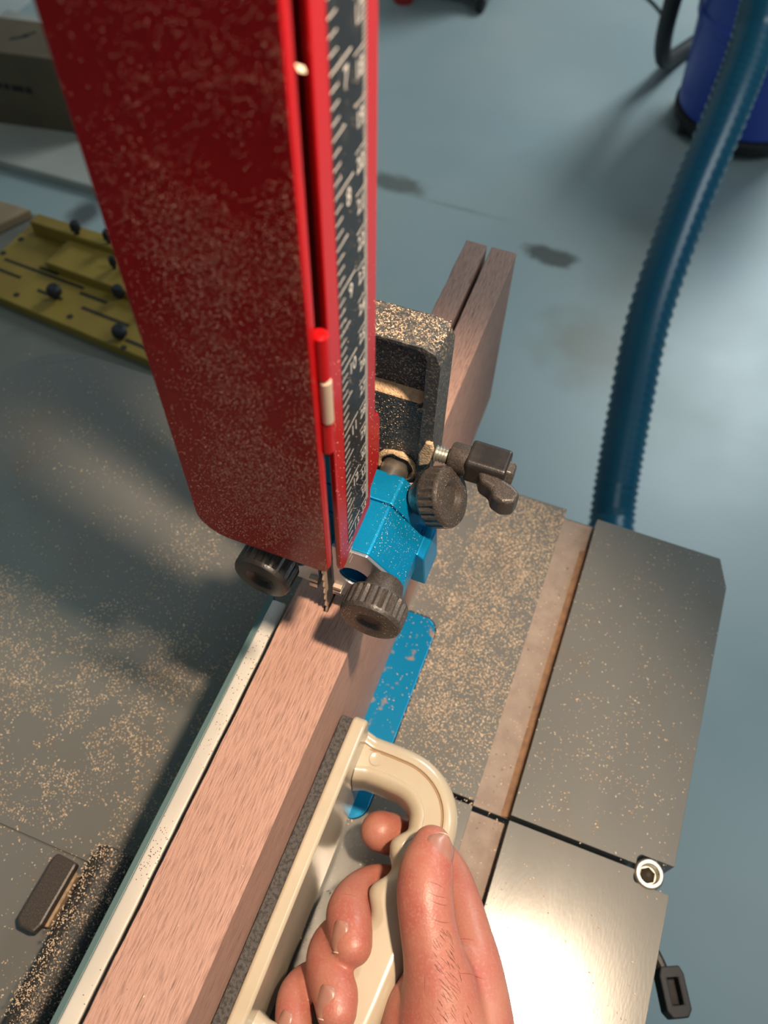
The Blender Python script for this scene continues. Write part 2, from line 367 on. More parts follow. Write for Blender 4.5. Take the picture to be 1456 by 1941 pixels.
# ------------------------------------------------------------------ the board being cut
def rearshift(y): return -.0105*max(0, y-14)
lf, rt = [], []
ys = [-18+.55*i for i in range(102)]
ys = [y for y in ys if y < 37.8]+[37.85]
random.seed(3)
left = [(-8.92+rearshift(y)*.55+random.uniform(-.02, .012)+(.03*nz(y, 2, .7)), y) for y in ys]
right = [(-5.83+rearshift(y)*1.25, y) for y in ys]
kl = [(-7.53+rearshift(y)*1.2-.0012*max(0, y-25)**1.1, y) for y in ys if y > 14.0]; kr = [(-7.31+rearshift(y)*1.1, y) for y in ys if y > 14.0]
poly = left+kl[::-1]+[(-7.53, 13.8), (-7.31, 13.8)]+kr+right[::-1]
bd = obj('wooden_board', prism(poly, 'z', .02, 12.3), wood, origin=(-7.4, 10, 0), bevel=.03, seg=1)
tag(bd, 'pinkish brown hardwood board on edge, sawn halfway into two halves', 'board')
# ------------------------------------------------------------------ fence
fe = thing('rip_fence', (-11, -10, 0), 'tall rip fence with white top edge left of the wooden board', 'fence')
obj('fence_face', J(prism(rrect(-10.08, -9.38, .02, 11.0, .12, 3), 'y', -45, 14.05)), white_p, fe, smooth=True, label='white fence face')
obj('fence_backing', box(-10.34, -10.08, -45, 14.3, .02, 10.9), teal_al, fe, bevel=.03)
obj('fence_beam', prism([(-14.6, .05), (-14.75, 2.4), (-14.45, 3.1), (-13.9, 3.45), (-12.9, 3.4), (-12.5, 3.1), (-12.35, 2.4), (-12.4, .05)], 'y', -45, 3.3), casting, fe, smooth=True, bevel=.12, label='black fence beam sprinkled with sawdust')
obj('fence_bracket', box(-12.4, -10.34, 1.2, 3.6, .05, 2.9), black, fe, bevel=.15)
random.seed(11)
pts = []
for x, y in scatter(2300, -14.7, -12.4, -9, 3.3, lambda x, y: .25+.75*max(0, min(1, .5+1.5*nz(x, y, 1.3)))*(1 if x < -13 else .35)):
    z = 3.45-.5*max(0, abs(x+13.45)-.55)**1.6
    pts.append(((x, y, z), (0, 0, 1)))
chips('sawdust', pts, chip_m, fe, (.025, .075), (-13.5, -3, 3.4))
pts = [((x, y, 11.0), (0, 0, 1)) for x, y in scatter(150, -10.0, -9.42, -4, 13.5, lambda x, y: max(0, .25+1.2*nz(x, y, .35)))]
chips('wood_flecks', pts, dark_chip, fe, (.018, .05), (-9.6, 5, 11))
cb_ = thing('clamp_block', (-16.4, .7, 0), 'small black capped tan block lying on the table beside the fence beam', 'block')
tl = lambda a, b: (-16.35+a*.99+b*.03, .7+b-a*.03)
obj('block_body', prism([tl(-.45, -1.5), tl(.72, -1.3), tl(.72, 1.2), tl(-.45, 1.4)], 'z', .02, .7), tan_m, cb_, bevel=.06)
obj('block_cap', prism([tl(-.62, -1.45), tl(-.35, -1.75), tl(.45, -1.75), tl(.62, -1.3), tl(.62, 1.55), tl(-.5, 1.6), tl(-.62, 1.4)], 'z', .7, 1.3), dustyblack, cb_, bevel=.12)

# ------------------------------------------------------------------ blade
n = 60; zs = [-3+.55*i for i in range(130)]
front = []
for z in zs: front += [(13.98, z), (13.88, z+.28)]
bl = obj('saw_blade', prism(front+[(14.62, zs[-1]+.3), (14.62, zs[0])], 'x', -7.455, -7.385), blade_m)
tag(bl, 'thin steel band saw blade entering the wooden board', 'saw blade')

# ------------------------------------------------------------------ guard and guide
gd = thing('blade_guide', (-7.4, 16, 12.5), 'red blade guard with black scale above a blue blade guide with black knobs', 'blade guide')
TOPZ = 62
# hinged door, facing the operator, with a return along its right edge
dpoly = [(-10.12, TOPZ), (-10.13, 22.3), (-10.11, 22.0), (-10.02, 21.72), (-9.8, 21.45), (-9.5, 21.24), (-9.2, 21.17), (-6.0, 21.14), (-5.84, 21.2), (-5.76, 21.4), (-5.76, TOPZ)]
door = obj('guard_door', J(prism(dpoly, 'y', 11.18, 11.28)), red, gd, bevel=.03, label='dark red guard door dusted with fine sawdust')
obj('door_return', prism([(11.28, 21.3), (11.42, 21.35), (11.5, 21.7), (11.53, TOPZ), (11.28, TOPZ)], 'x', -5.86, -5.755), red, door, bevel=.03)
for z0, z1 in ((27.0, 28.2), (29.7, 31.1)):
    obj('hinge_knuckle', lathe((-5.70, 11.6, z0), (0, 0, 1), [(0, .15), (.05, .19), (z1-z0-.06, .19), (z1-z0, .13)], 16), red, door, smooth=True)
obj('hinge_knuckle', lathe((-5.74, 11.68, 28.15), (0, 0, 1), [(0, .17), (.15, .22), (1.45, .22), (1.6, .17)], 16), red, door, smooth=True)
obj('hinge_pin', lathe((-5.62, 11.56, 28.25), (0, 0, 1), [(0, .15), (1.4, .15)], 12), blade_m, door, smooth=True)
# side plate with the scale
sp = [(12.36, TOPZ), (12.36, 19.5), (12.4, 19.25), (12.5, 19.12), (12.75, 19.12), (13.2, 19.4), (14.38, 19.47), (14.97, 19.61), (15.02, 20.5), (15.74, 20.95), (15.8, 21.3), (15.8, 23.4), (15.66, 23.75), (15.38, 24.0), (15.38, TOPZ)]
side = obj('guard_side_plate', prism(sp, 'x', -6.06, -5.87), red, gd, bevel=.05, seg=3)
obj('guard_back_plate', box(-11.0, -6.06, 15.25, 15.38, 21.2, TOPZ), red, gd)
obj('guard_left_plate', box(-11.08, -10.96, 12.4, 15.25, 20.3, TOPZ), red, gd)
strip = obj('scale_strip', prism([(12.98, TOPZ-1), (13.0, 19.95), (13.12, 19.8), (14.73, 20.35), (14.75, TOPZ-1)], 'x', -5.87, -5.862), scale_black, side)
g = ([], [])
def tick(y0, y1, z, t): return box(-5.862, -5.8595, y0, y1, z-t/2, z+t/2)
parts = []
zc = lambda ncm: 20.65+(33-ncm)
for k in range(-5, 196):          # millimetres, counted upward from 33 cm
    z = 20.65+k*.1
    if z < 20.4: continue
    ln = .62 if k % 10 == 0 else (.42 if k % 5 == 0 else .20)
    if z < 20.75: ln = min(ln, .62)
    parts.append(tick(14.735-ln, 14.735, z, .026 if k % 10 == 0 else .020))
for k in range(-6, 62):           # eighths of an inch from 13 in
    z = zc(33.02)+k*2.54/8
    ln = .98 if k % 8 == 0 else (.62 if k % 4 == 0 else .36)
    if z < 20.0: ln = min(ln, .3)
    parts.append(tick(13.01, 13.01+ln, z, .036 if k % 8 == 0 else .032))
def text_geo(s, y, z, h):
    cu = bpy.data.curves.new('t', 'FONT'); cu.body = s; cu.size = h*1.4; cu.align_x = 'CENTER'; cu.align_y = 'TOP'; cu.offset = .004
    o = bpy.data.objects.new('t', cu); COL.objects.link(o)
    me = bpy.data.meshes.new_from_object(o.evaluated_get(bpy.context.evaluated_depsgraph_get()))
    r = ([(-5.8597, y+v.co.x*.8, z+v.co.y) for v in me.vertices], [tuple(p.vertices) for p in me.polygons])
    bpy.data.objects.remove(o); bpy.data.meshes.remove(me); return r
for ncm in range(14, 34): parts.append(text_geo(str(ncm), 14.36, zc(ncm)-.10, .36))
for k in range(0, 8): parts.append(text_geo(str(13-k), 13.72, zc(33.02)+k*2.54-.12, .42))
mk = obj('scale_markings', J(*parts), scale_white, side, label='white inch and centimetre scale print')
# guide body (aluminium, front part)
prof = [(-9.9, 14.25), (-9.9, 16.5), (-9.3, 17.3), (-5.7, 17.3), (-4.28, 15.85), (-4.28, 14.7), (-4.9, 13.75), (-6.7, 13.62), (-9.4, 13.95)]
slot = box(-7.72, -7.08, 13, 15.4, 10, 20)
arch = lathe((-6.2, 13, 15.45), (0, 1, 0), [(0, .62), (2.4, .62)], 28)
arch2 = lathe((-8.75, 13, 15.3), (0, 1, 0), [(0, .5), (2.4, .5)], 28)
obj('guide_body', cut(prism(prof, 'y', 14.3, 16.6), [slot, arch, arch2]), blue, gd, bevel=.05)
obj('guide_front_plate', cut(prism([(x, z+(.0 if z > 17 else 0)) for x, z in prof], 'y', 14.15, 14.3), [slot, arch, arch2]), silver, gd, bevel=.04)
obj('guide_rear_block', prism([(-9.0, 14.0), (-9.0, 17.3), (-5.66, 17.3), (-5.05, 16.7), (-4.3, 15.3), (-4.1, 14.0)], 'y', 16.65, 18.0), blue, gd, bevel=.06)
obj('guide_fin', prism([(-4.42, 13.7), (-4.42, 15.75), (-4.28, 15.85), (-3.95, 15.6), (-3.8, 13.7)], 'y', 15.75, 17.3), blue, gd, bevel=.06)
obj('guide_riser', box(-8.7, -6.9, 15.5, 16.6, 17.3, 19.05), blue, gd, bevel=.08)
obj('guide_riser', box(-8.65, -6.95, 15.55, 16.55, 19.08, 20.75), blue, gd, bevel=.08)
for x0, x1 in ((-7.08, -6.72), (-8.1, -7.72)):
    obj('guide_pad', box(x0, x1, 13.95, 14.7, 13.85, 14.12), steel, gd, bevel=.03)
    obj('guide_pad', box(x0, x1, 13.98, 14.7, 14.2, 14.42), blade_m, gd, bevel=.03)
# knobs
def knob(name, base, d, r=1.2, th=1.12, stem=.8, recess=.55, label=None, m=dustyblack):
    """base: where the stem meets the body; d: outward axis"""
    d_, u, w_ = frame(d); o = Vector(base); n = 72
    s0 = stem
    st_ = lathe(base, d, [(0, .62), (.12, .70), (s0*.7, .78), (s0+.05, .86)], 28)
    # fluted body: radius alternates round the rim
    prof = [(s0, r*.80, 0), (s0+.06, r*.93, 0), (s0+.16, r*.985, .3), (s0+.26, r, 1), (s0+th-.30, r, 1), (s0+th-.20, r, .3), (s0+th-.12, r*.985, 0), (s0+th-.03, r*.94, 0), (s0+th, r*.88, 0), (s0+th, recess+.03, 0), (s0+th-.05, recess-.05, 0), (s0+th-.17, recess-.2, 0), (s0+th-.20, .02, 0)]
    vs, fs = [], []
    for t, rr, fl_ in prof:
        for i in range(n):
            a = 2*math.pi*i/n; q = rr-(fl_*.075*r if i % 3 == 0 else 0)
            vs.append(tuple(o+d_*t+(u*math.cos(a)+w_*math.sin(a))*q))
    for k in range(len(prof)-1):
        for i in range(n):
            j = (i+1) % n; fs.append((k*n+i, k*n+j, k*n+n+j, k*n+n+i))
    fs += [tuple(range(n))[::-1], tuple(range((len(prof)-1)*n, len(prof)*n))]
    k_ = obj(name, (vs, fs), m, gd, smooth=True, angle=28, label=label)
    obj('knob_collar', st_, m, k_, smooth=True)
    return k_, o+d_*(s0+th)
k1, f1 = knob('clamp_knob', (-4.88, 14.15, 16.1), (0, -1, 0), 1.2, 1.12, .74, label='black fluted knob on the right front of the guide')
k2, f2 = knob('clamp_knob', (-9.15, 14.15, 16.2), (-.06, -1, 0), 1.14, 1.15, .6, m=black, label='black fluted knob left of the blade')
k3, f3 = knob('clamp_knob', (-4.98, 17.65, 16.75), (.865, 0, .5), 1.2, 1.0, .62, recess=.62, label='black fluted knob facing right')
obj('knob_screw', lathe((-5.6, 17.65, 16.38), (.865, 0, .5), [(0, .2), (.9, .2)], 16), steel, gd, smooth=True)
# black casting behind
base = prism([(-10, 15.2), (-10, 23.4), (-9.6, 23.9), (-5.45, 23.98), (-5.0, 23.8), (-4.8, 23.3), (-4.82, 17.2), (-5.1, 16.2), (-6, 15.6)], 'y', 18.5, 20.05)
rec1 = prism(rrect(-11, -5.28, 20.8, 23.82, .4), 'y', 17, 19.15)
rec2 = prism([(-11, 14), (-11, 20.85), (-5.28, 20.85), (-5.36, 16.6), (-6, 14)], 'y', 17, 18.8)
obj('guide_bracket', cut(base, [rec1, rec2]), casting, gd, bevel=.1, seg=3, label='black textured cast bracket behind the guide')
obj('guide_rod', lathe((-6.25, 17.9, 16.75), (0, 1, 0), [(0, .56), (1.3, .56), (1.42, .5)], 28), steel, gd, smooth=True)
obj('guide_post', box(-9.6, -7.9, 18.2, 19.9, 23.9, 66), steel, gd, bevel=.1)
# clamp screw with black wing lever
vs = lathe((-5.0, 19.0, 18.05), (1, 0, 0), [(0, .27)]+[(.06*i, .27 if i % 2 else .33) for i in range(1, 15)]+[(.9, .27)], 20)
obj('clamp_screw', vs, zinc, gd, smooth=True)
cl = obj('clamp_lever', J(lathe((-4.2, 19.05, 18.1), (1, .0, 0), [(0, .52), (.1, .58), (.75, .6), (.8, .5)], 24)), dustyblack, gd, smooth=True, bevel=.03, label='black wing lever on the clamp screw')
obj('lever_hub', prism(rrect(18.45, 19.75, 17.5, 18.75, .25), 'x', -3.5, -1.95), black, cl, bevel=.12, seg=3)
obj('lever_hub', lathe((-2.1, 19.05, 18.1), (1, .0, 0), [(0, .55), (.3, .5), (.42, .42)], 6), dustyblack, cl, bevel=.05)
wing = [(-3.0, 18.6), (-2.2, 18.55), (-1.55, 18.35), (-1.2, 18.1), (-1.3, 17.6), (-1.7, 17.45), (-2.15, 17.6), (-2.3, 17.95), (-2.75, 18.1)]
obj('lever_wing', prism(wing, 'z', 17.55, 18.5), dustyblack, cl, bevel=.16, seg=3)
# packed dust and loose chips on the assembly
obj('dust_ledge', prism([(18.78, 20.84), (19.15, 20.84), (19.15, 21.2), (19.0, 21.05), (18.85, 20.93)], 'x', -9.8, -5.3), dust_m, gd, bevel=.05)['kind'] = 'stuff'
obj('dust_ledge', J(prism([(-4.85, 18.0), (-5.25, 17.7), (-5.3, 18.4), (-5.05, 19.3), (-4.8, 19.35), (-4.72, 18.9)], 'y', 18.38, 18.6)), dust_m, gd, bevel=.08)['kind'] = 'stuff'
ring = [(-6.25+.78*math.cos(a/14*6.283)+.06*random.random(), 16.85+.8*math.sin(a/14*6.283), ) for a in range(15)]
obj('dust_ring', tube([(x, 18.75, z, .09+.07*random.random()) for x, z in ring], 8), dust_m, gd, smooth=True)['kind'] = 'stuff'
random.seed(5)
P_ = []
for x, y in scatter(900, -7.6, -4.9, 18.55, 20, lambda x, y: max(.1, .6+nz(x, y, 3))): P_.append(((x, y, 23.97), (0, 0, 1)))
for x, z in scatter(700, -7.6, -5.35, 21.1, 23.6, lambda x, y: .5): P_.append(((x, 19.15, z), (0, -1, 0)))
for x, z in scatter(500, -7.6, -5.4, 16.6, 20.7, lambda x, y: .5): P_.append(((x, 18.8, z), (0, -1, 0)))
chips('sawdust', P_, chip_m, gd, (.015, .055), (-6, 19, 20))
P_ = []
def dd(x, z):
    a = max(0, min(1, .5+.8*nz(x, z, .38)+.45*nz(x, z, 1.7)))
    fade = max(.03, min(1, (x+10.4)/2.6))*max(.05, min(1, (39-z)/6))
    if z < 22.6 and -8.0+.75*(z-21.2) < x < -6.4+.7*(z-21.2): fade *= .2
    return a*fade
for x, z in scatter(15000, -10.1, -5.8, 21.3, 39, dd, 400000): P_.append(((x, 11.18, z), (0, -1, 0)))
chips('fine_sawdust', P_, fine_chip, door, (.008, .021), (-8, 11.18, 21), flat=.8, elong=1.3)
P_ = [((-5.9, 12.1, 36.5), (0, -1, .2)), ((-5.95, 12.1, 30.3), (0, -1, .2))]
chips('wood_chip', P_, pale_chip, gd, (.11, .13), (-5.9, 12.1, 30), flat=1.6)
P_ = [((-5.86, y, z), (1, 0, 0)) for y, z in scatter(420, 13.05, 14.7, 20.2, 36, lambda y, z: max(0, .15+(.8 if z < 23.5 else .12)))]
P_ += [((-5.868, y, z), (1, 0, 0)) for y, z in scatter(200, 12.2, 15.6, 19.5, 30, lambda y, z: .3 if (y < 13 or y > 14.8) else 0)]
P_ += [((x, y, 17.3), (0, 0, 1)) for x, y in scatter(120, -6.0, -5.3, 14.4, 17.9, lambda a, b: 1)]
for x, y in scatter(260, -5.6, -4.3, 14.4, 17.0, lambda a, b: 1): P_.append(((x, y, 17.3-(x+5.7)*1.02), (.71, 0, .71)))
chips('fine_sawdust', P_, pale_chip, gd, (.010, .028), (-5.8, 14, 20))
P_ = []
for fc, d in ((f1, (0, -1, 0)), (f3, (.865, 0, .5))):
    d_, u, w_ = frame(d)
    for _ in range(260):
        a = random.uniform(0, 6.283); r_ = 1.1*math.sqrt(random.random())
        if .35 < r_ < .62: continue
        P_.append((tuple(fc+(u*math.cos(a)+w_*math.sin(a))*r_-d_*(.2 if r_ < .36 else 0)), d))
chips('fine_sawdust', P_, pale_chip, gd, (.008, .022), (-5, 14, 17))

# ------------------------------------------------------------------ push block
pb = thing('push_block', (-3, 4, .8), 'cream plastic push block with D handle pressed against the wooden board', 'push block')
obj('foam_pad', prism(rrect(-3.2, 11.5, .9, 7.75, .3, 4), 'x', -5.80, -5.29), foam, pb, bevel=.05)
plate = obj('base_plate', cut(prism(rrect(-3.3, 11.65, .8, 7.9, .5, 5), 'x', -5.29, -4.62), []), cream, pb, bevel=.14, seg=3, smooth=True)
# handle: lofted rounded section with a sunken panel on top, finger scallops on the inside
cl_path = [(-4.65, 10.62), (-3.9, 10.66), (-3.1, 10.66), (-2.2, 10.6), (-1.5, 10.33), (-.95, 9.85), (-.62, 9.2), (-.52, 8.4), (-.58, 7.4), (-.66, 6.4), (-.74, 5.4), (-.82, 4.4), (-.9, 3.4), (-.98, 2.4), (-1.06, 1.4), (-1.2, .4), (-1.5, -.4), (-2.1, -1.0), (-2.9, -1.2), (-3.8, -1.25), (-4.65, -1.25)]
path = spline([(x, y, 0) for x, y in cl_path], 6); vs, fs = [], []
pts = [Vector(p) for p in path]; acc = 0
for k, p in enumerate(pts):
    d = (pts[min(k+1, len(pts)-1)]-pts[max(k-1, 0)]).normalized(); nrm = Vector((d.y, -d.x, 0))  # nrm: toward the inside of the D is -nrm side
    if k: acc += (p-pts[k-1]).length
    y = p.y; grip = max(0, min(1, (9.0-y)/.8))*max(0, min(1, (y-0)/.8))*(1 if p.x > -1.5 else 0)
    wi = 1.02+grip*(.24*math.cos((y-7.55)*2*math.pi/2.05)-.05+.25); wo = 1.1
    flare = max(0, 1-abs(p.x+4.65)/.5) if p.x < -4 else 0
    wi += .15*flare; wo += .15*flare; hh = 1.25+.1*flare; zc_ = 4.55
    arc = lambda cx, cz, r, a0, a1: [(cx+r*math.cos(math.radians(a0+(a1-a0)*i/5)), cz+r*math.sin(math.radians(a0+(a1-a0)*i/5))) for i in range(6)]
    R_o, R_i = .62, .55; dp = .15*max(0, min(1, (y-7.2)/1.2)) if p.x > -3 or y > 3 else 0
    sec = arc(-wo+R_o, hh-R_o, R_o, 180, 96)+[(-wo+.66, hh-.2*dp), (-wo+.70, hh-dp), (wi-.62, hh-dp), (wi-.58, hh-.25*dp)]+arc(wi-R_i, hh-R_i, R_i, 84, 0)+arc(wi-R_o, -hh+R_o, R_o, 0, -90)+arc(-wo+R_o, -hh+R_o, R_o, -90, -180)
    # +offset points outward (away from plate) = -wo side; inside = +wi side
    for a, b in sec:
        q = p-Vector((-nrm.x, -nrm.y, 0))*a
        vs.append((q.x, q.y, zc_+b))
ns = len(sec)
for k in range(len(pts)-1):
    for i in range(ns):
        j = (i+1) % ns; fs.append((k*ns+i, k*ns+j, k*ns+ns+j, k*ns+ns+i))
fs += [tuple(range(ns)), tuple(range((len(pts)-1)*ns, len(pts)*ns))]
hd_ = obj('handle', (vs, fs), cream, pb, smooth=True, angle=40)
# amber moulding line along the sunken panel
ln = []
for k in range(2, len(pts)):
    p = pts[k]
    if p.y < 8.3: break
    d = (pts[k+1]-pts[k-1]).normalized(); nrm = Vector((d.y, -d.x, 0)); q = p-Vector((-nrm.x, -nrm.y, 0))*(-.37); ln.append((q.x, q.y, 5.655, .035))
obj('moulding_line', tube(ln, 6), cream2, hd_)
obj('moulding_mark', lathe((-3.9, 10.7, 5.66), (0, 0, 1), [(0, .33), (.03, .3), (.03, .27), (.02, .25)], 24), cream, hd_, smooth=True)

# ------------------------------------------------------------------ hand
def seg(*p, n=6): return tube(spline(list(p), n), 20, round_ends=True)
hg = J(
    seg((-.30, 7.78, 7.15, .84), (-.24, 7.1, 7.3, 1.06), (-.12, 6.45, 7.4, 1.13), (.1, 5.75, 7.45, 1.14), (.55, 4.85, 7.3, 1.13), (1.1, 4.0, 7.0, 1.22), (1.7, 3.1, 6.5, 1.5), (2.2, 2.1, 6.0, 1.8), (2.9, .6, 5.6, 2.0), (4.2, -1.6, 5.3, 2.2)),          # thumb into thenar
    seg((-2.75, 8.3, 3.45, .92), (-2.2, 8.45, 3.0, .95), (-1.2, 8.7, 2.5, .86), (0.0, 8.45, 2.5, .84), (.85, 7.75, 3.2, .88), (1.55, 6.7, 4.1, .93), (2.25, 5.5, 4.8, 1.0), (2.85, 4.3, 5.2, 1.2), (3.5, 2.6, 5.2, 1.5), (4.3, .2, 5.0, 1.8)),            # index
    seg((-2.05, 3.3, 5.75, .84), (-2.3, 3.75, 5.5, .95), (-2.72, 4.6, 4.75, .97), (-2.62, 5.6, 3.7, .86), (-2.0, 6.3, 3.0, .82), (-.8, 6.6, 2.2, .84), (.6, 6.3, 2.3, .88), (1.6, 5.3, 3.0, .95), (2.5, 3.8, 3.6, 1.2), (4.0, .6, 4.2, 1.5)),             # middle
    seg((-1.75, .95, 5.85, .82), (-2.05, 1.5, 5.6, .94), (-2.75, 2.4, 4.8, .95), (-3.0, 3.2, 3.9, .86), (-2.6, 4.0, 3.0, .82), (-1.0, 4.7, 2.0, .82), (.6, 4.5, 1.9, .86), (1.7, 3.6, 2.3, .95), (2.6, 2.2, 3.0, 1.2), (4.2, -.6, 3.8, 1.5)),               # ring
    seg((-3.0, -.45, 5.2, .68), (-3.25, .1, 4.85, .78), (-3.55, .95, 4.2, .79), (-3.3, 1.75, 3.2, .72), (-2.3, 2.5, 2.4, .70), (-.8, 2.7, 1.8, .72), (.6, 2.3, 1.7, .78), (1.8, 1.4, 2.2, .95), (2.9, .2, 2.9, 1.2), (4.6, -2.4, 3.8, 1.6)),                # little
    seg((2.6, 2.2, 4.2, 1.5), (3.7, .2, 4.2, 2.1), (5.0, -2.4, 4.3, 2.5), (6.2, -4.8, 4.4, 2.5), (8.0, -8.5, 4.5, 2.5), (11, -15, 4.6, 3.0), (15, -24, 4.8, 3.7)),                                                                          # palm, wrist, forearm
    seg((3.2, -.2, 3.0, 1.6), (4.6, -2.6, 3.2, 2.0), (5.6, -4.6, 3.7, 2.0)),
    seg((1.2, 2.75, 5.5, 1.1), (1.25, 1.9, 5.2, 1.4), (2.0, .3, 4.9, 1.9)),
    seg((2.1, 4.2, 6.0, .75), (2.2, 3.2, 5.9, 1.0), (2.6, 2.4, 5.6, 1.2)))                                                                   # web between thumb and index
hand = obj('hand', hg, skin, smooth=True, angle=180, origin=(2, 2, 5))
rm = hand.modifiers.new('remesh', 'REMESH'); rm.mode = 'VOXEL'; rm.voxel_size = .0010; rm.use_smooth_shade = True
sm = hand.modifiers.new('smooth', 'SMOOTH'); sm.factor = .5; sm.iterations = 14
tag(hand, 'bare right hand gripping the cream push block handle, thumb on top', 'hand')
def nail(c, nrm, up, L, W, curve=.35, name='nail'):
    """curved nail plate: centre c, outward normal, direction towards the free end, length and width"""
    n_ = Vector(nrm).normalized(); t = Vector(up); t = (t-n_*t.dot(n_)).normalized(); s = t.cross(n_); c = Vector(c)
    NU, NV = 10, 9; top_, bot = [], []
    for i in range(NU+1):
        v = -1+2*i/NU
        wv = W*(1-.16*max(0, -v)**2.2-.25*max(0, v)**4) * math.sqrt(max(.0, 1-abs(v)**5*.55))
        for j in range(NV+1):
            u_ = -1+2*j/NV
            q = c+t*(L*v)+s*(wv*u_)+n_*(-curve*W*u_*u_*1.0-.06*L*v*v)
            top_.append(tuple(q)); bot.append(tuple(q-n_*.06))
    m_ = NV+1; N = len(top_); fs = []
    for i in range(NU):
        for j in range(NV):
            a = i*m_+j; fs += [(a, a+1, a+m_+1, a+m_), (N+a, N+a+m_, N+a+m_+1, N+a+1)]
    rim = [j for j in range(m_)]+[i*m_+NV for i in range(1, NU+1)]+[NU*m_+j for j in range(NV-1, -1, -1)]+[i*m_ for i in range(NU-1, 0, -1)]
    for a, b in zip(rim, rim[1:]+rim[:1]): fs.append((b, a, N+a, N+b))
    o = obj(name, (top_+bot, fs), nail_m, hand, smooth=True, angle=70)
    # pale free edge and cuticle line
    edge = [Vector(top_[NU*m_+j])+n_*.005 for j in range(m_)]
    obj('nail_rim', tube([(*e_, .035) for e_ in edge], 6), nail_tip, o, smooth=True)
    return o
hand_ev = hand.evaluated_get(bpy.context.evaluated_depsgraph_get()); wo = WLOC['hand']
def skin_hit(c, n_, far=3.0):
    """point on the skin seen from outside along n_ over the bone point c"""
    n_ = Vector(n_).normalized(); ok, loc, nn, _ = hand_ev.ray_cast(V(Vector(c)+n_*far)-wo, -n_)
    if not ok: return None, None
    p = (loc+wo)*100; p.z -= FZ
    return p, Vector(nn)
for c, n_, up, L, W in (((-.2, 7.42, 7.2), (.38, .16, .9), (.05, 1, -.1), .74, .66), ((-2.2, 3.62, 5.55), (-.55, -.3, .78), (.3, -1, -.2), .58, .44),
                        ((-1.95, 1.3, 5.7), (-.42, -.3, .82), (.25, -1, -.2), .58, .46), ((-3.2, .0, 4.95), (-.5, -.3, .8), (.15, -1, -.2), .5, .38)):
    p, nn = skin_hit(c, n_)
    if p is None: continue
    m_n = (nn*.5+Vector(n_).normalized()*.5).normalized()
    nail(p+m_n*.035, m_n, up, L, W, .42)
def crease(a, b, n_, sag=0., r=.022, k=10):
    pts = []
    for i in range(k+1):
        t = i/k; q = Vector(a).lerp(Vector(b), t)+Vector((0, sag*math.sin(math.pi*t), 0)); p, nn = skin_hit(q, n_)
        if p is not None: pts.append((*(p-nn*.008), r*(.35+.65*math.sin(math.pi*min(1, max(.05, t))))))
    if len(pts) > 3: obj('painted_crease', tube(pts, 6), crease_m, hand, smooth=True)  # dark line laid on the skin in place of a shaded groove
for a, b, sg in (((.0, 5.85, 7.4), (.95, 5.95, 7.2), -.08), ((.25, 5.6, 7.4), (1.05, 5.7, 7.2), -.06), ((.45, 5.05, 7.2), (1.4, 5.25, 7.0), -.12), ((-.1, 6.15, 7.4), (.75, 6.2, 7.3), .05),
                 ((1.7, 4.95, 5.6), (2.6, 5.2, 5.0), .06), ((2.0, 3.6, 5.8), (3.4, 4.0, 5.4), .1), ((1.3, 2.2, 6.8), (2.6, 1.2, 6.4), .15), ((.95, 3.3, 6.6), (1.25, 2.5, 6.4), .0)):
    crease(a, b, (0, 0, 1), sg)
crease((-3.0, 4.9, 4.6), (-2.0, 5.0, 4.9), (-.3, 0, .95), .08)
obj('sore_spot', lathe((.42, 5.0, 8.39), (.08, -.1, 1), [(0, .14), (.02, .12), (.035, .06), (.036, .01)], 14), sore, hand, smooth=True)
random.seed(21)
hr = []
for _ in range(80):
    y = random.uniform(1.6, 4.9); t = (4.9-y)/3.3
    cx = .55+t*1.5+random.uniform(.0, 1.2)*(.7+t*.6); a = random.uniform(-.25, .25)+.75
    z0 = None
    hr.append((cx, y, a))
H_ = []
for cx, y, a in hr:
    ok, loc, nn, _ = hand_ev.ray_cast(V((cx, y, 14))-wo, Vector((0, 0, -1)))
    if not ok: continue
    p = (loc+wo)*100; p.z -= FZ
    l = random.uniform(.25, .5); dr = Vector((math.sin(a)*.9, -math.cos(a)*.7+.2, 0)); nn = Vector(nn)
    if nn.z < .3: continue
    tan = (dr-nn*dr.dot(nn)).normalized()
    H_.append(tube([(*(p-nn*.02), .0045), (*(p+tan*l*.5+nn*.03), .004), (*(p+tan*l+nn*.01), .0025)], 4))
if H_: obj('hair', J(*H_), hair_m, hand)['kind'] = 'stuff'

# ------------------------------------------------------------------ loose sawdust on the table (one countless layer)
random.seed(9)
def dens(x, y):
    a = max(0, min(1, .55+1.1*nz(x, y, .8)+.5*nz(x, y, 2.6)))
    if -8.9 < x < -5.85: return 0
    if -10.4 < x < -8.9: return .05*a
    if x > .95 and x < 2.88: return .0
    if x >= 2.88:
        d = .10+.16*max(0, 1-(abs(y-17)/7))*max(0, 1-abs(x-7)/5)
        if y < 12: d = .03
        return a*d
    if x > -5.85:
        d = 1 if y > 15 else max(.12, .12+.3*(y-9)/6)
        if -10.9 < x < -3.95 and 9 < y < 20.9: d *= .10
        if x > -1.5 and y < 20: d *= .6
        return a*d
    # left of the fence
    d = .8 if (3 < y < 15 and x < -13) else .12
    if y > 15: d = .10 if not (-22 < x < -12 and y < 22) else .4
    if y <= 3: d = .12
    return min(1, a*d)
P_ = [((x, y, 0 if not (-10.9 < x < -3.95 and 9 < y < 20.9) else -.02), (0, 0, 1)) for x, y in scatter(27000, -38, 11, -8, 30.8, dens, 900000)]
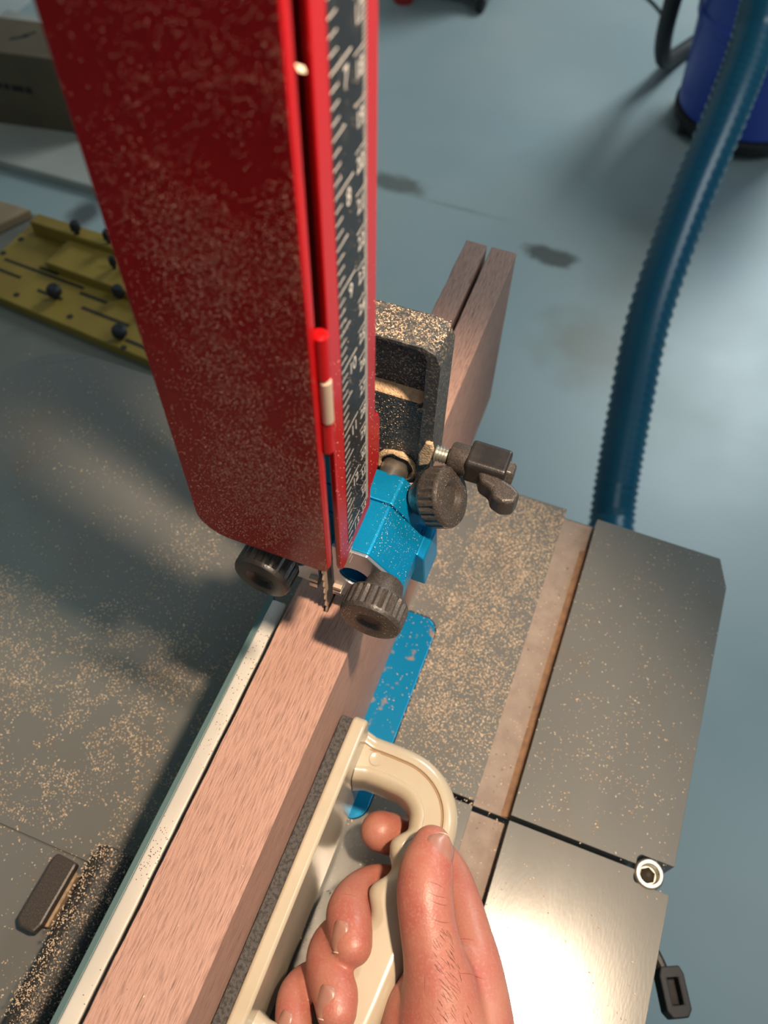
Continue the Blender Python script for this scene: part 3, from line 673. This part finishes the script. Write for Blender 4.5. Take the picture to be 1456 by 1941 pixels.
P_ += [((x, y, 0), (0, 0, 1)) for x, y in scatter(6500, -3.9, .93, 11, 30.9, lambda x, y: max(.0, min(1, (.25+.75*min(1, max(0, (y-11)/6)))*(1.05-.35*max(0, x+1)/2)*(.75+.7*nz(x, y, 1.6)))))]
P_ += [((x, y, -.95), (0, 0, 1)) for x, y in scatter(500, .98, 2.85, 0, 30.9, lambda x, y: .15+.85*(x-.95)/1.9)]
chips('sawdust', P_, chip_m, None, (.025, .085), (0, 10, 0), thing_label='loose tan sawdust scattered over the grey saw table', cat='sawdust')
P_ = [((x, y, 12.3), (0, 0, 1)) for x, y in scatter(120, -8.85, -6.1, 20, 36, lambda x, y: .5 if not -7.75 < x < -7.2 else 0)]
P_ += [((x, y, 12.3), (0, 0, 1)) for x, y in scatter(14, -8.85, -6.1, -2, 12, lambda x, y: 1)]
chips('sawdust', P_, chip_m, bd, (.025, .06), (-7, 25, 12.3))

# ------------------------------------------------------------------ hose and vacuum behind
hp = [(16, 38, -76, 3.2), (12.5, 58, -70, 3.2), (9.4, 75, -64.6, 3.25), (8.2, 80.5, -61.5, 3.2), (6.6, 90, -55.5, 3.2), (4.9, 102, -47.4, 3.2), (5.1, 116.5, -38.6, 3.2), (6.3, 131, -30, 3.2), (6.5, 143, -23, 3.2), (4.0, 165, -8, 3.2), (3, 200, 15, 3.2)]
sp_ = spline(hp, 40); out = []; acc = 0; last = None
for p in sp_:
    if last is None or (Vector(p[:3])-Vector(last)).length > .46:
        out.append((p[0], p[1], p[2], p[3]+(.2 if len(out) % 2 else -.2))); last = p[:3]
hs_ = obj('vacuum_hose', tube(out, 20), hose_m, smooth=True, angle=180)
tag(hs_, 'teal blue ribbed vacuum hose rising behind the saw table', 'hose')
vc = thing('vacuum_drum', (14.5, 233, -92), 'blue plastic vacuum drum on black casters at upper right', 'vacuum')
obj('drum_body', lathe((14.5, 233, -86.5), (0, 0, 1), [(0, 16.2), (.8, 16.9), (22, 18.4), (22.6, 19.0), (24.6, 19.1), (25.2, 18.6), (44, 19.8), (44.6, 20.5), (46.5, 20.5), (47, 19)], 48), drum_m, vc, smooth=True)
obj('drum_base', lathe((14.5, 233, -89.5), (0, 0, 1), [(0, 16.5), (.4, 17.3), (2.6, 17.5), (3.2, 16.6)], 40), rubber, vc, smooth=True)
obj('drum_lid', lathe((14.5, 233, -39.5), (0, 0, 1), [(0, 20.6), (2, 20.8), (10, 17), (13, 8)], 40), rubber, vc, smooth=True)
for a in (215, 270, 325, 30, 120):
    t = math.radians(a); cx, cy = 14.5+16*math.cos(t), 233+16*math.sin(t)
    ca = obj('caster', lathe((cx-1.1, cy, -89.7), (1, 0, 0), [(0, 1.9), (.2, 2.25), (2, 2.25), (2.2, 1.9)], 20), rubber, vc, smooth=True)
    obj('caster_fork', box(cx-.3, cx+.3, cy-.8, cy+.8, -87.5, -86.6), steel, ca)
bh = obj('vacuum_power_cable', tube(spline([(-9, 262, -91.6, .4), (-14, 280, -91.6, .4), (-24, 292, -91.6, .4), (-40, 300, -91.6, .4), (-70, 330, -91.6, .4)], 8), 8), rubber, smooth=True)
tag(bh, 'thin black cable trailing on the floor beside the blue drum', 'cable')
bk = obj('black_hose', tube(spline([(-9.5, 224, -42, 2.2), (-10.5, 230, -60, 2.2), (-10.5, 238, -76, 2.2), (-9, 246, -86, 2.2), (-6, 258, -89.7, 2.2), (0, 272, -89.7, 2.2)], 8), 12), rubber, smooth=True)
tag(bk, 'short black hose hanging at the left side of the blue drum', 'hose')
ct = thing('tool_cart', (-82, 272, -92), 'red and black tool cart on casters at the top edge', 'cart')
obj('cart_frame', J(box(-98, -64, 262, 266, -87.5, -84), box(-98, -64, 290, 294, -87.5, -84), box(-98, -94, 262, 294, -87.5, -84), box(-68, -64, 262, 294, -87.5, -84)), rubber, ct, bevel=.5)
obj('cart_body', box(-97, -66, 264, 292, -84, -40), mat('cart red paint', (.42, .02, .02), .4), ct, bevel=1)
obj('cart_foot', lathe((-91, 259.5, -92), (0, 0, 1), [(0, 3), (1.2, 3.2), (5, 2.2), (7, 2.0)], 20), MATS['cart red paint'], ct, smooth=True)
for x, y in ((-67, 262.5), (-67, 290), (-95, 290)):
    ca = obj('caster', lathe((x-1.2, y, -89.4), (1, 0, 0), [(0, 2.1), (.3, 2.55), (2.1, 2.55), (2.4, 2.1)], 20), rubber, ct, smooth=True)
    obj('caster_fork', box(x-1.6, x+1.6, y-1, y+1, -88.2, -87.4), steel, ca)

# ------------------------------------------------------------------ left background
bn = thing('side_bench', (-70, 48, -92), 'low grey beige bench behind the saw table carrying the yellow jig', 'bench')
obj('bench_top', box(-100, -34, 33.5, 62, -23, -20), bench_m, bn, bevel=.3)
for x, y in ((-97, 36), (-37, 36), (-97, 59), (-37, 59)): obj('leg', box(x-2, x+2, y-2, y+2, -92, -23), rubber, bn, bevel=.3)
wbk = obj('wooden_offcut', prism([(-92, 52), (-70.0, 52.0), (-65.2, 61.3), (-92, 61.3)], 'z', -20, -18.8), tan_m, bevel=.2); tag(wbk, 'tan wooden offcut lying at the far left on the bench', 'offcut')
jg = thing('yellow_jig', (-53, 53, -20), 'yellow slotted jig with black knobs lying on the bench', 'jig')
def jx(u, v): return (-64.9+u*24.5+v*1.0, 48.6+v*10.9-u*2.6+u*v*1.9)
def jq(u0, u1, v0, v1): return [jx(u0, v0), jx(u1, v0), jx(u1, v1), jx(u0, v1)]
obj('jig_plate', prism(jq(0, 1, 0, 1), 'z', -20, -18.9), yellow, jg, bevel=.12)
obj('jig_fence', prism(jq(.06, 1, .86, 1.0), 'z', -18.9, -17.2), yellow, jg, bevel=.15)
obj('jig_carriage', prism(jq(.26, .92, .50, .86), 'z', -18.9, -17.9), yellow, jg, bevel=.12)
for u, v, l in ((.05, .28, .14), (.05, .42, .42), (.22, .47, .1), (.30, .22, .13), (.47, .36, .14), (.53, .22, .24), (.80, .08, .2), (.84, .32, .1)):
    obj('slot_groove', prism(jq(u, u+l, v, v+.035), 'z', -18.92, -18.88), slot_dark, jg)
def jknob(u, v, z, r):
    x, y = jx(u, v); obj('jig_knob', lathe((x, y, z), (0, 0, 1), [(0, r*.5), (.5, r*.6), (.6, r), (1.2, r), (1.5, r*.7)], 14), rubber, jg, smooth=True)
for u, v, z, r in ((.40, .24, -18.9, .75), (.78, .10, -18.9, .75), (.64, .48, -18.9, .6), (.80, .50, -18.9, .6), (.30, .90, -17.2, .55), (.46, .92, -17.2, .55), (.62, .90, -17.2, .55), (.55, .70, -17.9, .4)): jknob(u, v, z, r)
for u, v in ((.24, .10), (.52, .10), (.82, .02), (.03, .74), (.02, .5)):
    x, y = jx(u, v); obj('screw_hole', lathe((x, y, -18.91), (0, 0, 1), [(0, .35), (.03, .35)], 12), slot_dark, jg)
pf = obj('white_platform', box(-196, -126, 143, 205, -92, -89.5), white_m, bevel=.4); tag(pf, 'low off white board on the floor under the cardboard box', 'board')
cbx = thing('cardboard_box', (-165, 166, -89.5), 'brown cardboard box with black print standing on the white board', 'box')
R_ = lambda x, y: (-150+(x+150)*.985-(y-160)*.17, 160+(x+150)*.17+(y-160)*.985)
obj('carton', prism([R_(-194, 159), R_(-138, 159), R_(-138, 174), R_(-194, 174)], 'z', -89.5, -70), card, cbx, bevel=.2)
for k, l in enumerate((3.6, 1.4, 3.2, 1.6)):
    x = -164.5+sum((4.2, 2.0, 3.7, 2)[:k]); a, b, c_, d = R_(x, 158.93), R_(x+l, 158.93), R_(x+l, 159), R_(x, 159)
    obj('print_mark', prism([a, b, c_, d], 'z', -79.4-.15*k, -78.0-.1*k), ink, cbx)
for x, y, l in ((-158, 164.5, 4), (-155.5, 166.5, 2.5)):
    obj('print_mark', prism([R_(x, y), R_(x+l, y+2.4), R_(x+l-.4, y+3.2), R_(x-.4, y+.8)], 'z', -70, -69.93), ink, cbx)
th = obj('teal_hose', tube([(p[0], p[1], p[2], p[3]+(.25 if i % 2 else -.25)) for i, p in enumerate(spline([(-192, 150, -40, 3), (-188, 163, -50, 3), (-183, 176, -60, 3), (-176, 190, -68, 3), (-168, 206, -76, 3)], 14))], 16), mat('teal plastic hose', (.0, .13, .16), .4), smooth=True, angle=180)
tag(th, 'ribbed teal hose in the top left corner above the box', 'hose')
